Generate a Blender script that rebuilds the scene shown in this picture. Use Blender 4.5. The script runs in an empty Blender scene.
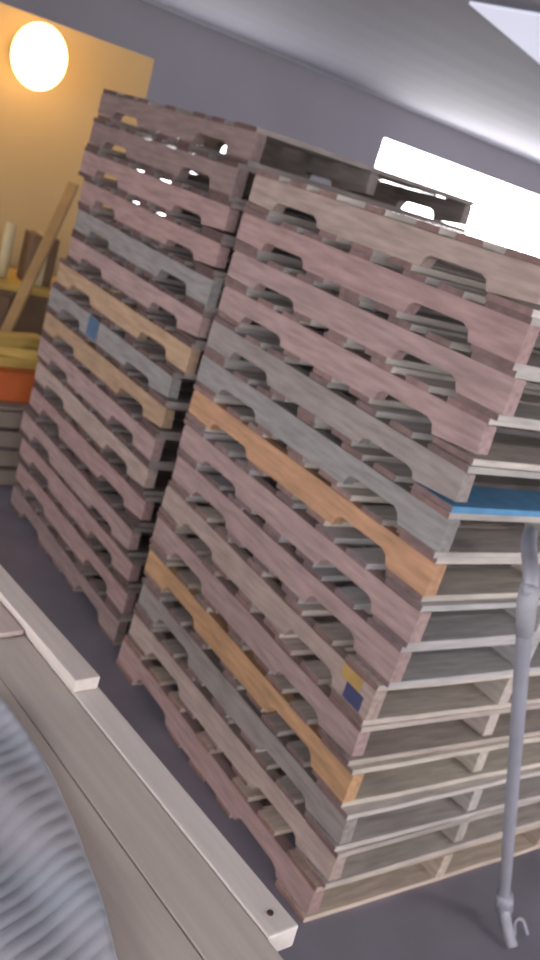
import bpy, bmesh, math, random
from mathutils import Vector, Matrix
random.seed(7)
S = bpy.context.scene
C = S.collection

# ---------------------------------------------------------------- camera
CAM = Vector((-1.5659, -1.2789, 1.7802))
YAW, PITCH, ROLL, FPX = -0.6737, 1.258, 0.3032, 911.2
RM = Matrix.Rotation(YAW, 3, 'Z') @ Matrix.Rotation(PITCH, 3, 'X') @ Matrix.Rotation(ROLL, 3, 'Z')
cd = bpy.data.cameras.new('camera'); cam = bpy.data.objects.new('camera', cd); C.objects.link(cam)
cam.matrix_world = Matrix.Translation(CAM) @ RM.to_4x4()
cd.sensor_fit = 'HORIZONTAL'; cd.sensor_width = 36; cd.lens = FPX / 540 * 36
cd.clip_start = 0.05
cd.dof.use_dof = True; cd.dof.focus_distance = 1.0; cd.dof.aperture_fstop = 12
S.camera = cam

# ---------------------------------------------------------------- materials
def mat(name, base, rough=.85, metal=0, emit=None, estr=0, noise=0.25, nscale=8, stretch=(1, 1, 1), bump=0.0, usecolor=False, col2=None):
    m = bpy.data.materials.new(name); m.use_nodes = True
    nt = m.node_tree; N = nt.nodes; L = nt.links
    b = N['Principled BSDF']; b.inputs['Roughness'].default_value = rough; b.inputs['Metallic'].default_value = metal
    tc = N.new('ShaderNodeTexCoord'); mp = N.new('ShaderNodeMapping'); mp.inputs['Scale'].default_value = stretch
    L.new(tc.outputs['Object'], mp.inputs['Vector'])
    oi = N.new('ShaderNodeObjectInfo')
    mul = N.new('ShaderNodeMath'); mul.operation = 'MULTIPLY'; mul.inputs[1].default_value = 37.0
    L.new(oi.outputs['Random'], mul.inputs[0])
    nz = N.new('ShaderNodeTexNoise'); nz.noise_dimensions = '4D'; nz.inputs['Scale'].default_value = nscale; nz.inputs['Detail'].default_value = 6
    L.new(mp.outputs[0], nz.inputs['Vector']); L.new(mul.outputs[0], nz.inputs['W'])
    rp = N.new('ShaderNodeMapRange'); rp.inputs['From Min'].default_value = .25; rp.inputs['From Max'].default_value = .75
    rp.inputs['To Min'].default_value = 1 - noise; rp.inputs['To Max'].default_value = 1 + noise
    L.new(nz.outputs['Fac'], rp.inputs['Value'])
    vm = N.new('ShaderNodeVectorMath'); vm.operation = 'SCALE'
    if usecolor:
        L.new(oi.outputs['Color'], vm.inputs[0])
    elif col2:
        mx = N.new('ShaderNodeMix'); mx.data_type = 'RGBA'
        n2 = N.new('ShaderNodeTexNoise'); n2.inputs['Scale'].default_value = nscale * .35; L.new(mp.outputs[0], n2.inputs['Vector'])
        r2 = N.new('ShaderNodeMapRange'); r2.inputs['From Min'].default_value = .4; r2.inputs['From Max'].default_value = .6
        L.new(n2.outputs['Fac'], r2.inputs['Value']); L.new(r2.outputs[0], mx.inputs[0])
        mx.inputs[6].default_value = (*base, 1); mx.inputs[7].default_value = (*col2, 1)
        L.new(mx.outputs[2], vm.inputs[0])
    else:
        vm.inputs[0].default_value = base
    L.new(rp.outputs[0], vm.inputs['Scale']); L.new(vm.outputs[0], b.inputs['Base Color'])
    if bump:
        bp = N.new('ShaderNodeBump'); bp.inputs['Strength'].default_value = bump; bp.inputs['Distance'].default_value = .004
        L.new(nz.outputs['Fac'], bp.inputs['Height']); L.new(bp.outputs[0], b.inputs['Normal'])
    if emit:
        b.inputs['Emission Color'].default_value = (*emit, 1); b.inputs['Emission Strength'].default_value = estr
    return m

WX = mat('wood_grain_across', (1, 1, 1), usecolor=True, noise=.3, nscale=7, stretch=(1.2, 9, 9), bump=.35)
WY = mat('wood_grain_along', (1, 1, 1), usecolor=True, noise=.3, nscale=7, stretch=(9, 1.2, 9), bump=.35)
WEND = mat('wood_end_grain_shaded', (1, 1, 1), usecolor=True, noise=.3, nscale=30, bump=.3)
for l in WEND.node_tree.nodes:      # saw-cut ends weathered darker, plus the left side's weaker light painted in
    if l.type == 'VECT_MATH':
        m2 = WEND.node_tree.nodes.new('ShaderNodeVectorMath'); m2.operation = 'MULTIPLY'; m2.inputs[1].default_value = (.62, .52, .52)
        WEND.node_tree.links.new(l.outputs[0], m2.inputs[0]); WEND.node_tree.links.new(m2.outputs[0], WEND.node_tree.nodes['Principled BSDF'].inputs['Base Color'])
M_PLANK = mat('pale_plank', (.50, .44, .40), noise=.10, nscale=5, stretch=(12, 1, 12), bump=.1, usecolor=True)
M_FLOOR = mat('floor_concrete', (.21, .185, .225), rough=.75, noise=.2, nscale=3, col2=(.18, .175, .205), bump=.1)
M_CEIL = mat('ceiling_sheet', (.20, .195, .235), noise=.05, nscale=.6, rough=.8)
M_WALL = mat('wall_paint_grey', (.37, .355, .385), noise=.06, nscale=1)
M_YEL = mat('wall_paint_tan', (.46, .32, .15), noise=.06, nscale=2)
M_BLUE = mat('blue_paint', (.10, .27, .46), noise=.2, nscale=20)
M_DULL = mat('dull_blue_paint', (.065, .12, .20), noise=.2, nscale=20)
M_NAVY = mat('navy_paint', (.055, .06, .14), noise=.2, nscale=20)
M_GOLDB = mat('brown_timber', (.30, .19, .08), noise=.25, nscale=6)
M_YPAINT = mat('yellow_paint', (.45, .29, .09), noise=.2, nscale=20)
M_STEEL = mat('grey_steel', (.30, .30, .34), rough=.5, metal=.2, noise=.12, nscale=12)
M_CLOTH = mat('blue_ribbed_cloth', (.40, .44, .49), rough=.95, noise=.12, nscale=14, col2=(.46, .45, .48))
M_WOODB = mat('bench_wood', (.25, .2, .16), noise=.2, nscale=5)
M_ORANGE = mat('orange_plastic', (.55, .13, .035), rough=.5, noise=.1)
M_BROWN = mat('brown_card', (.16, .10, .055), noise=.2)
M_GOLD = mat('yellow_timber', (.55, .38, .10), noise=.25, nscale=6, stretch=(1, 6, 6))
M_TUBE = mat('pale_tube', (.5, .42, .25), noise=.1)
M_NAIL = mat('rusty_nail', (.16, .10, .08), rough=.6, metal=.6)
M_DARK = mat('dark_metal', (.06, .06, .06), rough=.5, metal=.5)
M_BULB = mat('warm_lamp_glass', (1, .8, .5), emit=(1, .62, .24), estr=8, noise=0)
M_WIN = mat('window_daylight', (.8, .8, .8), emit=(1, .98, .97), estr=14, noise=0)
M_SKYL = mat('skylight_sheet', (.7, .72, .8), emit=(.72, .76, .95), estr=.5, noise=0)

# ---------------------------------------------------------------- helpers
def box(bm, x0, x1, y0, y1, z0, z1, jit=0):
    v = [bm.verts.new((x + random.uniform(-jit, jit), y + random.uniform(-jit, jit), z)) for z in (z0, z1) for y in (y0, y1) for x in (x0, x1)]
    for f in ((0, 2, 3, 1), (4, 5, 7, 6), (0, 1, 5, 4), (2, 6, 7, 3), (0, 4, 6, 2), (1, 3, 7, 5)):
        bm.faces.new([v[i] for i in f])
def bev(bm, w=.002, seg=1):
    bmesh.ops.bevel(bm, geom=list(bm.edges), offset=w, segments=seg, affect='EDGES', profile=.6, clamp_overlap=True)
def tube(bm, pts, r, n=14, cap=True):
    pts = [Vector(p) for p in pts]; rs = r if isinstance(r, (list, tuple)) else [r] * len(pts)
    rings = []
    for i, p in enumerate(pts):
        t = (pts[min(i + 1, len(pts) - 1)] - pts[max(i - 1, 0)]).normalized()
        a = t.orthogonal().normalized() if i == 0 else (a - t * a.dot(t)).normalized()
        b = t.cross(a)
        rings.append([bm.verts.new(p + (a * math.cos(k * 2 * math.pi / n) + b * math.sin(k * 2 * math.pi / n)) * rs[i]) for k in range(n)])
    for A, B in zip(rings, rings[1:]):
        for k in range(n):
            bm.faces.new((A[k], A[(k + 1) % n], B[(k + 1) % n], B[k]))
    if cap:
        bm.faces.new(rings[0][::-1]); bm.faces.new(rings[-1])
def smooth(pts, n=6):
    P = [Vector(p) for p in pts]; out = []
    for i in range(len(P) - 1):
        a, b, c, d = P[max(i - 1, 0)], P[i], P[i + 1], P[min(i + 2, len(P) - 1)]
        for k in range(n):
            t = k / n
            out.append(.5 * ((2 * b) + (c - a) * t + (2 * a - 5 * b + 4 * c - d) * t * t + (3 * b - a - 3 * c + d) * t ** 3))
    out.append(P[-1]); return out
def mesh(name, bm, m, sm=False):
    bmesh.ops.recalc_face_normals(bm, faces=bm.faces)
    me = bpy.data.meshes.new(name); bm.to_mesh(me); bm.free(); me.materials.append(m)
    if sm:
        for p in me.polygons: p.use_smooth = True
    return me
def obj(name, me, parent=None, loc=(0, 0, 0), rot=(0, 0, 0), color=None):
    o = bpy.data.objects.new(name, me); C.objects.link(o); o.location = loc; o.rotation_euler = rot
    if parent: o.parent = parent
    if color: o.color = (*color, 1)
    return o
def tag(o, label, cat, group=None):
    o['label'] = label; o['category'] = cat
    if group: o['group'] = group
    return o
def thing(name, label, cat, loc=(0, 0, 0), rz=0, group=None):
    return tag(obj(name, None, None, loc, (0, 0, rz)), label, cat, group)
def struct(name, bm, m):
    o = obj(name, mesh(name, bm, m)); o['kind'] = 'structure'; return o
def bx(*a, b=0):
    bm = bmesh.new(); box(bm, *a)
    if b: bev(bm, b)
    return bm

# ---------------------------------------------------------------- setting
struct('floor', bx(-5, 14, -6, 9, -.1, 0), M_FLOOR)
bm = bmesh.new()                                   # sheet ceiling with shallow ribs running along x
ys = [-6 + i * .25 for i in range(61)]
rows = []
for i, y in enumerate(ys):
    z = 3.0 + (.004 if i % 2 else 0)
    rows.append([bm.verts.new((x, y, z)) for x in (-5, 14)])
for a, b in zip(rows, rows[1:]): bm.faces.new((a[0], a[1], b[1], b[0]))
ret = bmesh.ops.extrude_face_region(bm, geom=list(bm.faces))
for v in [g for g in ret['geom'] if isinstance(g, bmesh.types.BMVert)]: v.co.z = 3.15
struct('ceiling', bm, M_CEIL)
struct('wall_left', bx(-5.1, -5, 3.2, 9, 0, 3), M_WALL)
struct('wall_right', bx(14, 14.1, -6, 9, 0, 3), M_WALL)
# back wall with a long window opening
bm = bmesh.new(); WX0, WX1, WZ0, WZ1 = 6.28, 13.2, 1.25, 2.58; DX0, DX1 = 2.3, 4.1
box(bm, -5, DX0, 8.4, 8.55, 0, 3); box(bm, DX1, WX0, 8.4, 8.55, 0, 3); box(bm, DX0, DX1, 8.4, 8.55, 0, .8); box(bm, DX0, DX1, 8.4, 8.55, 2.0, 3); box(bm, WX1, 14, 8.4, 8.55, 0, 3); box(bm, WX0, WX1, 8.4, 8.55, 0, WZ0); box(bm, WX0, WX1, 8.4, 8.55, WZ1, 3)
struct('wall_back', bm, M_WALL)
struct('window_1', bx(WX0, WX1, 8.46, 8.49, WZ0, WZ1), M_WIN)
struct('window_3', bx(DX0, DX1, 8.46, 8.49, .8, 2.0), M_WIN)
struct('wall_partition', bx(-5, 1.045, 4.3, 4.42, 0, 2.2), M_YEL)
sk = obj('window_2', mesh('window_2', bx(0, 6, -2.2, 0, -.015, 0), M_SKYL), None, (2.33, 3.16, 2.995), (0, 0, math.atan2(.44, 1.16))); sk['kind'] = 'structure'
bm = bmesh.new(); tube(bm, [(1.0, 8.2, 2.99), (14, 8.2, 2.99)], .012, 8)
tag(obj('ceiling_pipe', mesh('ceiling_pipe', bm, mat('pale_pipe', (.45, .46, .5), noise=.05))), 'thin pale pipe running along the top of the far wall under the ceiling', 'pipe')

# ---------------------------------------------------------------- pallets
H, PL, PW = .1184, 1.219, 1.016
def stringer_mesh(v):
    z0, z1 = .0163, .102
    n1, n2, nw, nh = .15, 1.219 - .15 - .235, .235, .031
    rr = random.Random(v)
    pts = [(0.0, z0 + .012), (.004, z1 - .008), (.012, z1)] if v % 2 else [(0, z0), (0, z1)]
    top = [(PL - .010, z1), (PL, z1 - .012), (PL, z0 + .004)] if v % 3 else [(PL, z1), (PL, z0)]
    prof = pts + [(.4 + rr.uniform(-.1, .1), z1 - rr.uniform(0, .003)), (.85, z1)] + top
    def notch(a):
        w = nw + rr.uniform(-.012, .012); h = nh + rr.uniform(-.006, .006)
        return [(a + w, z0), (a + w - .012, z0 + h * .75), (a + w - .028, z0 + h), (a + .03 + rr.uniform(-.005, .005), z0 + h), (a + .01, z0 + h * .7), (a, z0)]
    prof += notch(n2) + notch(n1)
    bm = bmesh.new()
    f = bm.faces.new([bm.verts.new((0, y, z)) for y, z in prof])
    r = bmesh.ops.extrude_face_region(bm, geom=[f])
    for q in r['geom']:
        if isinstance(q, bmesh.types.BMVert): q.co.x = .038
    return mesh('stringer', bm, WY)
STR = [stringer_mesh(i) for i in range(6)]
def board_mesh(w, v):
    rr = random.Random(100 + v); bm = bmesh.new()
    n = 6; rings = []
    e0, e1 = rr.uniform(-.006, .004), rr.uniform(-.004, .006)
    for i in range(n + 1):
        x = e0 + (PW + e1 - e0) * i / n
        a = rr.uniform(-.002, .002); b = rr.uniform(-.002, .002)
        rings.append([bm.verts.new(q) for q in ((x + (rr.uniform(-.004, .004) if i in (0, n) else 0), a, 0), (x, w + b, 0), (x, w + b, .016), (x, a, .016))])
    for A, B in zip(rings, rings[1:]):
        for k in range(4): bm.faces.new((A[k], A[(k + 1) % 4], B[(k + 1) % 4], B[k]))
    for f in (bm.faces.new(rings[0]), bm.faces.new(rings[-1])): f.material_index = 1
    me = mesh('board', bm, WX); me.materials.append(WEND); return me
WIDE = [board_mesh(.138, i) for i in range(4)]; SLIM = [board_mesh(.089, 10 + i) for i in range(4)]

def vary(c, a=.12):  # small differences between boards
    c = tuple(c)
    k = 1 + random.uniform(-a, a); return tuple(min(1, x * k) for x in c)
PINK = (.33, .232, .215); GREY = (.26, .225, .205); TAN = (.36, .245, .155); ORNG = (.45, .255, .145); BUFF = (.34, .26, .225)
SLATE = (.23, .21, .215); ROSE = (.30, .20, .185); DUSK = (.21, .15, .14); STEELY = (.23, .215, .205)
# names used in the labels
CN = {PINK: 'pinkish', GREY: 'grey brown', TAN: 'tan', ORNG: 'orange brown', BUFF: 'pale buff', SLATE: 'slate grey', ROSE: 'reddish', DUSK: 'dark brown', STEELY: 'weathered grey'}
def pallet(label, group, cx, cy, z, rz, side, deck, seed, first=None):
    rr = random.Random(seed)
    root = thing('wooden_pallet', label, 'pallet', (cx, cy, z), math.radians(rz), group)
    hx, hy = PW / 2, PL / 2
    for i, x in enumerate((0, PW / 2 - .019, PW - .038)):
        obj('stringer', rr.choice(STR), root, (x - hx, -hy + rr.uniform(-.004, .004), 0), color=vary(side if i == 0 else deck, .06))
    sp = [0, .205, .345, .565, .785, .925, PL - .138]
    for i, y in enumerate(sp):
        me = rr.choice(WIDE if i in (0, 6) else SLIM)
        w = 0 if i in (0, 6) else .0
        obj('top_board', me, root, (-hx, -hy + y + (rr.uniform(-.006, .006) if 0 < i < 6 else 0), .1021), color=vary(deck, .16))
    for i, y in enumerate([0, .40, .565, .73, PL - .138]):
        me = rr.choice(WIDE if i in (0, 4) else SLIM)
        obj('bottom_board', me, root, (-hx, -hy + y, .0002), color=vary(deck, .16))
    return root
def order(k, n):
    W = ['lowest', 'second from the floor', 'third from the floor', 'fourth from the floor', 'fifth from the floor', 'sixth from the floor', 'seventh from the floor', 'eighth from the floor',
         'ninth from the floor', 'tenth from the floor', 'eleventh from the floor', 'twelfth from the floor', 'thirteenth from the floor']
    if k == n - 1: return 'topmost'
    if k == n - 2: return 'second from the top'
    if k == n - 3: return 'third from the top'
    return W[k]

jog = [(-0.009, -0.016, 0.53), (0.005, -0.02, 1.1), (0.005, -0.018, 0.39), (0.006, 0.005, -0.43), (0.006, 0.017, -1.17), (0.01, 0.02, -1.29), (0.021, 0.015, -0.46), (0.016, 0.014, 0.21), (0.029, 0.033, 0.34), (0.021, 0.029, -0.13), (0.024, 0.027, -0.34), (0.037, 0.035, -0.1), (0.02, 0.011, 0.54), (0.011, 0.003, -0.21), (0.012, 0.001, -0.66)]
near_c = [ROSE, BUFF, GREY, TAN, PINK, BUFF, PINK, PINK, ORNG, STEELY, GREY, PINK, PINK, ROSE, BUFF]
decks = [(0.49, 0.40, 0.32), (0.41, 0.36, 0.32), (0.45, 0.41, 0.38), (0.49, 0.44, 0.37), (0.48, 0.41, 0.36), (0.49, 0.43, 0.37), (0.42, 0.40, 0.39), (0.45, 0.43, 0.42), (0.52, 0.47, 0.41), (0.45, 0.41, 0.37), (0.41, 0.39, 0.36), (0.54, 0.49, 0.44), (0.42, 0.40, 0.36), (0.45, 0.41, 0.38), (0.49, 0.44, 0.39)]  # tones lifted: the stronger light on the right faces is put into them
extra = {8: 'pallet with an orange brown side board', 3: 'pallet with a tan side board', 10: 'pallet with a bright blue end board', 5: 'pallet with yellow and blue paint marks'}
NG = 'pallets of the near stack'
near = []
z = 0
for k in range(15):
    dx, dy, r = jog[k]
    base = extra.get(k, CN[near_c[k]] + ' wooden pallet')
    near.append(pallet(f'{base}, {order(k, 15)} in the near right stack', NG, PW / 2 + dx, PL / 2 + dy, z, r, near_c[k], decks[k], 40 + k))
    z += H
# back stack
bg_c = [DUSK, ROSE, ROSE, PINK, ROSE, BUFF, PINK, TAN, STEELY, TAN, PINK, STEELY, ROSE, ROSE, DUSK, DUSK]
reY = [(0, 1.31), (.152, 1.31), (.413, 1.345), (.642, 1.37), (.796, 1.37), (.953, 1.36), (1.02, 1.335), (1.166, 1.30), (1.255, 1.285), (1.383, 1.285), (2.2, 1.31)]
def lerp(t, x):
    for (a, b), (c, d) in zip(t, t[1:]):
        if x <= c: return b + (d - b) * (x - a) / (c - a)
    return t[-1][1]
BG = 'pallets of the far stack'; far = []; z = 0
rr = random.Random(5)
bextra = {8: 'grey pallet with a blue paint patch'}
for k in range(16):
    y0 = lerp(reY, z + .06)
    base = bextra.get(k, CN[bg_c[k]] + ' wooden pallet')
    far.append(pallet(f'{base}, {order(k, 16)} in the far left stack', BG, PW / 2 + .01 + rr.uniform(-.012, .012) , y0 + PL / 2, z, rr.uniform(-.7, .7), bg_c[k], vary(GREY), 80 + k))
    z += H
def part_box(name, root, x0, x1, y0, y1, z0, z1, m, lab=None):
    o = obj(name, mesh(name, bx(x0, x1, y0, y1, z0, z1), m), root)
    if lab: o['label'] = lab
    return o
# paint marks on stringer faces (thin coats on the outer left face)
part_box('paint_patch', far[8], -PW / 2 - .0025, -PW / 2 + .001, .055, .155, .022, .10, M_DULL, 'blue paint patch')
part_box('paint_patch', near[5], -PW / 2 - .0025, -PW / 2 + .001, -PL / 2 + .03, -PL / 2 + .10, .02, .062, M_NAVY, 'dark blue paint mark')
part_box('paint_patch', near[5], -PW / 2 - .0025, -PW / 2 + .001, -PL / 2 + .05, -PL / 2 + .13, .065, .10, M_YPAINT, 'yellow paint mark')
# blue end boards of the eleventh near pallet
kids = [c for c in near[10].children]
for c in kids:
    if c.name.startswith('bottom_board') and c.location.y < -PL / 2 + .05:
        c.data = c.data.copy(); c.data.materials[0] = M_BLUE; c['label'] = 'bright blue board'
    if c.name.startswith('stringer') and c.location.x < -.4: pass
# the orange patch on the fourth pallet
for c in near[3].children:
    if c.name.startswith('stringer') and c.location.x < -.4: c.color = (.46, .27, .14, 1)

# ---------------------------------------------------------------- loose boards on top of near stack
TZ = 15 * H + .0005

# ---------------------------------------------------------------- steel pole
bm = bmesh.new()
pp = smooth([(.540, -.290, .019), (.538, -.262, .045), (.540, -.215, .10), (.475, -.212, .24), (.265, -.207, .69), (.085, -.203, 1.075), (.07, -.203, 1.125), (.09, -.17, 1.155), (.17, -.09, 1.165), (.25, -.026, 1.167)], 8)
tube(bm, pp, [.015 + .003 * min(1, q.z) for q in pp])
t = thing('steel_pole', 'long grey steel pole leaning in front of the near pallet stack', 'pole', (.54, -.22, 0))
o = obj('shaft', mesh('shaft', bm, M_STEEL, True), t, (-.54, .22, 0))
bm = bmesh.new(); tube(bm, [(.562, -.213, .07), (.525, -.213, .135)], .024)
obj('collar', mesh('collar', bm, M_STEEL, True), t, (-.54, .22, 0))
bm = bmesh.new(); tube(bm, [(.117, -.204, 1.004), (.081, -.203, 1.085), (.069, -.203, 1.13)], [.0205, .023, .022])
obj('grip', mesh('grip', bm, mat('grey_rubber', (.33, .33, .35), rough=.7), True), t, (-.54, .22, 0))
bm = bmesh.new(); tube(bm, smooth([(.585, -.26, .012), (.60, -.235, .035), (.625, -.24, .04), (.63, -.27, .012)], 5), .006, 8)
tag(obj('wire_loop', mesh('wire_loop', bm, M_STEEL, True)), 'small bent wire loop lying on the floor beside the pole foot', 'wire')

# ---------------------------------------------------------------- planks and bench (frame turned about z)
BO = Vector((-.714, -.587, 0)); BR = math.radians(6.2)
def plank(label, x0, x1, y0, y1, z0, z1, col, rz=0, nails=()):
    o = thing('timber_plank', label, 'plank', (BO.x, BO.y, z0), BR + rz, 'pale timber planks on the bench')
    bm = bmesh.new(); box(bm, x0, x1, y0, y1, 0, z1 - z0, .002); bev(bm, .003, 2)
    obj('board', mesh('board', bm, M_PLANK), o, color=col)
    for (nx, ny) in nails:
        bm = bmesh.new(); tube(bm, [(nx, ny, z1 - z0 - .001), (nx, ny, z1 - z0 + .0025)], .005, 10)
        obj('nail', mesh('nail', bm, M_NAIL), o)
    return o
plank('pale bright timber plank with a nail, along the aisle edge of the bench', -.058, 0, 0, 1.9, .76, .80, (.74, .68, .62), 0, [(-.03, .035)])
plank('pale timber plank second from the aisle edge of the bench', -.165, -.0605, -.16, 1.9, .76, .797, (.58, .52, .455))
plank('greyish timber plank third from the aisle edge of the bench', -.29, -.1675, -.2, 1.9, .76, .797, (.60, .53, .46))
plank('pale timber plank mostly under the blue ribbed cloth', -.42, -.297, -.2, 1.9, .76, .797, (.6, .53, .47))
plank('short narrow pale batten lying on top of the other planks along the aisle edge', -.048, .006, .60, 2.0, .8008, .826, (.70, .63, .57), math.radians(1.2), [])
plank('pinkish pale plank on top, beside the narrow batten', -.20, -.050, .80, 2.0, .8008, .812, (.62, .51, .47), math.radians(1.2))
t = thing('work_bench', 'wooden bench carrying pale planks and the blue ribbed cloth', 'bench', (BO.x, BO.y, 0), BR)
obj('bench_top', mesh('bench_top', bx(-.415, -.03, .1, 1.8, .72, .7595, b=.004), M_WOODB), t)
for x in (-.405, -.12):
    for y in (.2, 1.65):
        obj('leg', mesh('leg', bx(x, x + .06, y, y + .06, 0, .7198, b=.003), M_WOODB), t)

# ribbed cloth draped on the planks
E2 = [Vector(q) for q in ((-0.9850, -0.0180, .815), (-0.9690, -0.0990, .815), (-0.9620, -0.1970, .815), (-0.9660, -0.3050, .815), (-0.9780, -0.4060, .815), (-0.9900, -0.4950, .815), (-1.0060, -0.5770, .815), (-1.0200, -0.6390, .815))]
E2 = [E2[0] + Vector((-.02, .05, 0))] + E2
ep = smooth(E2, 26)
bm = bmesh.new(); rows = []
for i, p in enumerate(ep):
    row = []
    for j in range(91):
        s = j / 90
        x = p.x - s * .42
        y = p.y + s * .02
        rib = math.sin((i - .80 * j) * 2 * math.pi / 7.5 + .9 * math.sin(j * .11) + .8 * math.sin(i * .09)) * .0018 * min(1, j / 5)
        top = .812 + rib + .006 * math.sin(j * .2 + i * .05)
        zz = top if j > 0 else .803
        lx = (x - BO.x) * math.cos(BR) + (y - BO.y) * math.sin(BR)      # past the outer plank the cloth hangs down
        over = max(0, -.44 - lx)
        if over > 0:
            fall = max(0, over - .012); x += fall * math.cos(BR); y += fall * math.sin(BR); zz -= over
        row.append(bm.verts.new((x, y, zz)))
    rows.append(row)
for a, b in zip(rows, rows[1:]):
    for k in range(90): bm.faces.new((a[k], a[k + 1], b[k + 1], b[k]))
me = mesh('ribbed_cloth', bm, M_CLOTH, True)
o = tag(obj('ribbed_cloth', me), 'pale blue grey ribbed cloth spread over the planks', 'cloth')
md = o.modifiers.new('thick', 'SOLIDIFY'); md.thickness = .006; md.offset = 1

# ---------------------------------------------------------------- wall lamp
lt = thing('wall_lamp', 'glowing warm yellow lamp on the tan partition wall', 'lamp', (.27, 4.2, 1.99))
bm = bmesh.new(); bmesh.ops.create_uvsphere(bm, u_segments=24, v_segments=14, radius=.15)
for v in bm.verts: v.co.z *= 1.15
obj('globe', mesh('globe', bm, M_BULB, True), lt, (0, -.13, 0))
bm = bmesh.new(); tube(bm, [(0, .0995, 0), (0, .03, 0), (0, .0, 0)], [.09, .09, .06], 20)
obj('base_plate', mesh('base_plate', bm, M_DARK), lt)
ld = bpy.data.lights.new('lamp_glow', 'POINT'); ld.energy = 9; ld.color = (1, .66, .28); ld.shadow_soft_size = .12
lo = bpy.data.objects.new('lamp_glow', ld); C.objects.link(lo); lo.location = (.27, 3.85, 1.99)

# ---------------------------------------------------------------- clutter behind the far stack
t = thing('storage_cabinet', 'dark brown low cabinet against the tan wall', 'cabinet', (.2, 3.75, 0))
obj('body', mesh('body', bx(-.9, .9, -.22, .28, 0, .80, b=.006), M_BROWN), t)
obj('cabinet_top', mesh('cabinet_top', bx(-.92, .92, -.24, .28, .8003, .83, b=.004), M_GOLD), t)
for x in (-.88, .02):
    d = obj('door', mesh('door', bx(x, x + .86, -.24, -.2205, .04, .77, b=.004), M_BROWN), t)
    obj('handle', mesh('handle', bx(x + .4, x + .46, -.262, -.2402, .5, .52, b=.003), M_STEEL), d)
t = thing('cardboard_box', 'dark brown box standing on the low cabinet', 'box', (.36, 3.72, .8305))
obj('body', mesh('body', bx(-.075, .075, -.08, .08, 0, .27, b=.004), M_BROWN), t)
obj('tape', mesh('tape', bx(-.02, .02, -.0815, .0815, -.0 + .001, .2715), M_TUBE), t)
bm = bmesh.new(); tube(bm, [(0, 0, 0), (0, 0, .30)], .03, 16)
tag(obj('cardboard_tube', mesh('cardboard_tube', bm, M_TUBE, True), None, (.17, 3.70, .8305)), 'pale upright tube on the low cabinet at the left edge', 'tube')
# leaning timber
a = Vector((-.12, 3.092, .016)); b = Vector((.46, 3.685, 1.41))
bm = bmesh.new(); box(bm, -.03, .03, -.012, .012, 0, (b - a).length); bev(bm, .003)
q = (b - a).to_track_quat('Z', 'Y')
o = obj('timber_plank', mesh('leaning', bm, M_GOLDB), None, a); o.rotation_mode = 'QUATERNION'; o.rotation_quaternion = q
tag(o, 'long yellow plank leaning upright against the low cabinet behind the far stack', 'plank')
t = thing('wooden_crate', 'brown slatted wooden crate on the floor at the far left', 'crate', (-.03, 2.90, 0))
for i in range(4):
    obj('slat', mesh('slat', bx(-.25, .25, -.18, -.165, .01 + i * .1, .09 + i * .1, b=.002), M_WOODB), t)
for x in (-.25, .235):
    obj('side_panel', mesh('side_panel', bx(x, x + .015, -.164, .17, 0, .40, b=.002), M_WOODB), t)
obj('lid', mesh('lid', bx(-.26, .26, -.185, .18, .4005, .415, b=.002), M_WOODB), t)
t = thing('plastic_bin', 'orange red plastic bin on top of the slatted crate', 'bin', (.0, 2.90, .4155))
bm = bmesh.new(); box(bm, -.14, .14, -.12, .12, 0, .14); 
for v in bm.verts:
    if v.co.z < .01: v.co.x *= .88; v.co.y *= .88
bev(bm, .008, 2)
obj('body', mesh('body', bm, M_ORANGE), t)
obj('rim', mesh('rim', bx(-.15, .15, -.13, .13, .1402, .152, b=.004), M_ORANGE), t)
for i, (dx, rz, lab) in enumerate([(0, .1, 'bottom'), (.02, -.18, 'middle'), (-.02, .3, 'top')]):
    bm = bmesh.new(); box(bm, -.24, .17, -.045, .045, 0, .05); bev(bm, .004)
    o = obj('timber_offcut', mesh('offcut', bm, M_GOLD), None, (.02 + dx, 2.90, .568 + i * .0515), (0, 0, rz))
    tag(o, f'yellow timber offcut, {lab} of the three piled on the orange bin', 'timber offcut', 'yellow timber offcuts on the orange bin')

# ---------------------------------------------------------------- world + added fill light
w = bpy.data.worlds.new('world'); S.world = w; w.use_nodes = True
w.node_tree.nodes['Background'].inputs[0].default_value = (.98, .945, .985, 1)
w.node_tree.nodes['Background'].inputs[1].default_value = 3.5
def fill_lamp(x, y, e, lab):  # added lamp out of view, brightens the right faces of the stack
    t = thing('fill_light', lab, 'light', (x, y, 2.9))
    obj('fill_housing', mesh('fill_housing', bx(-.65, .65, -.1, .1, .03, .1, b=.005), M_STEEL), t)
    obj('fill_panel', mesh('fill_panel', bx(-.62, .62, -.08, .08, .0, .0298, b=.005), mat('fill_glow', (.9, .9, .9), emit=(1, .95, .9), estr=6, noise=0)), t)
    ld = bpy.data.lights.new('fill_area', 'AREA'); ld.shape = 'RECTANGLE'; ld.size = 1.2; ld.size_y = .15; ld.energy = e; ld.color = (1, .95, .9)
    lo = bpy.data.objects.new('fill_area', ld); C.objects.link(lo); lo.location = (x, y, 2.88)
fill_lamp(1.6, -2.4, 30, 'added fill light, out of view above the aisle behind the camera')

S.view_settings.view_transform = 'Standard'; S.view_settings.look = 'None'; S.view_settings.gamma = 1
S.view_settings.exposure = 0.0
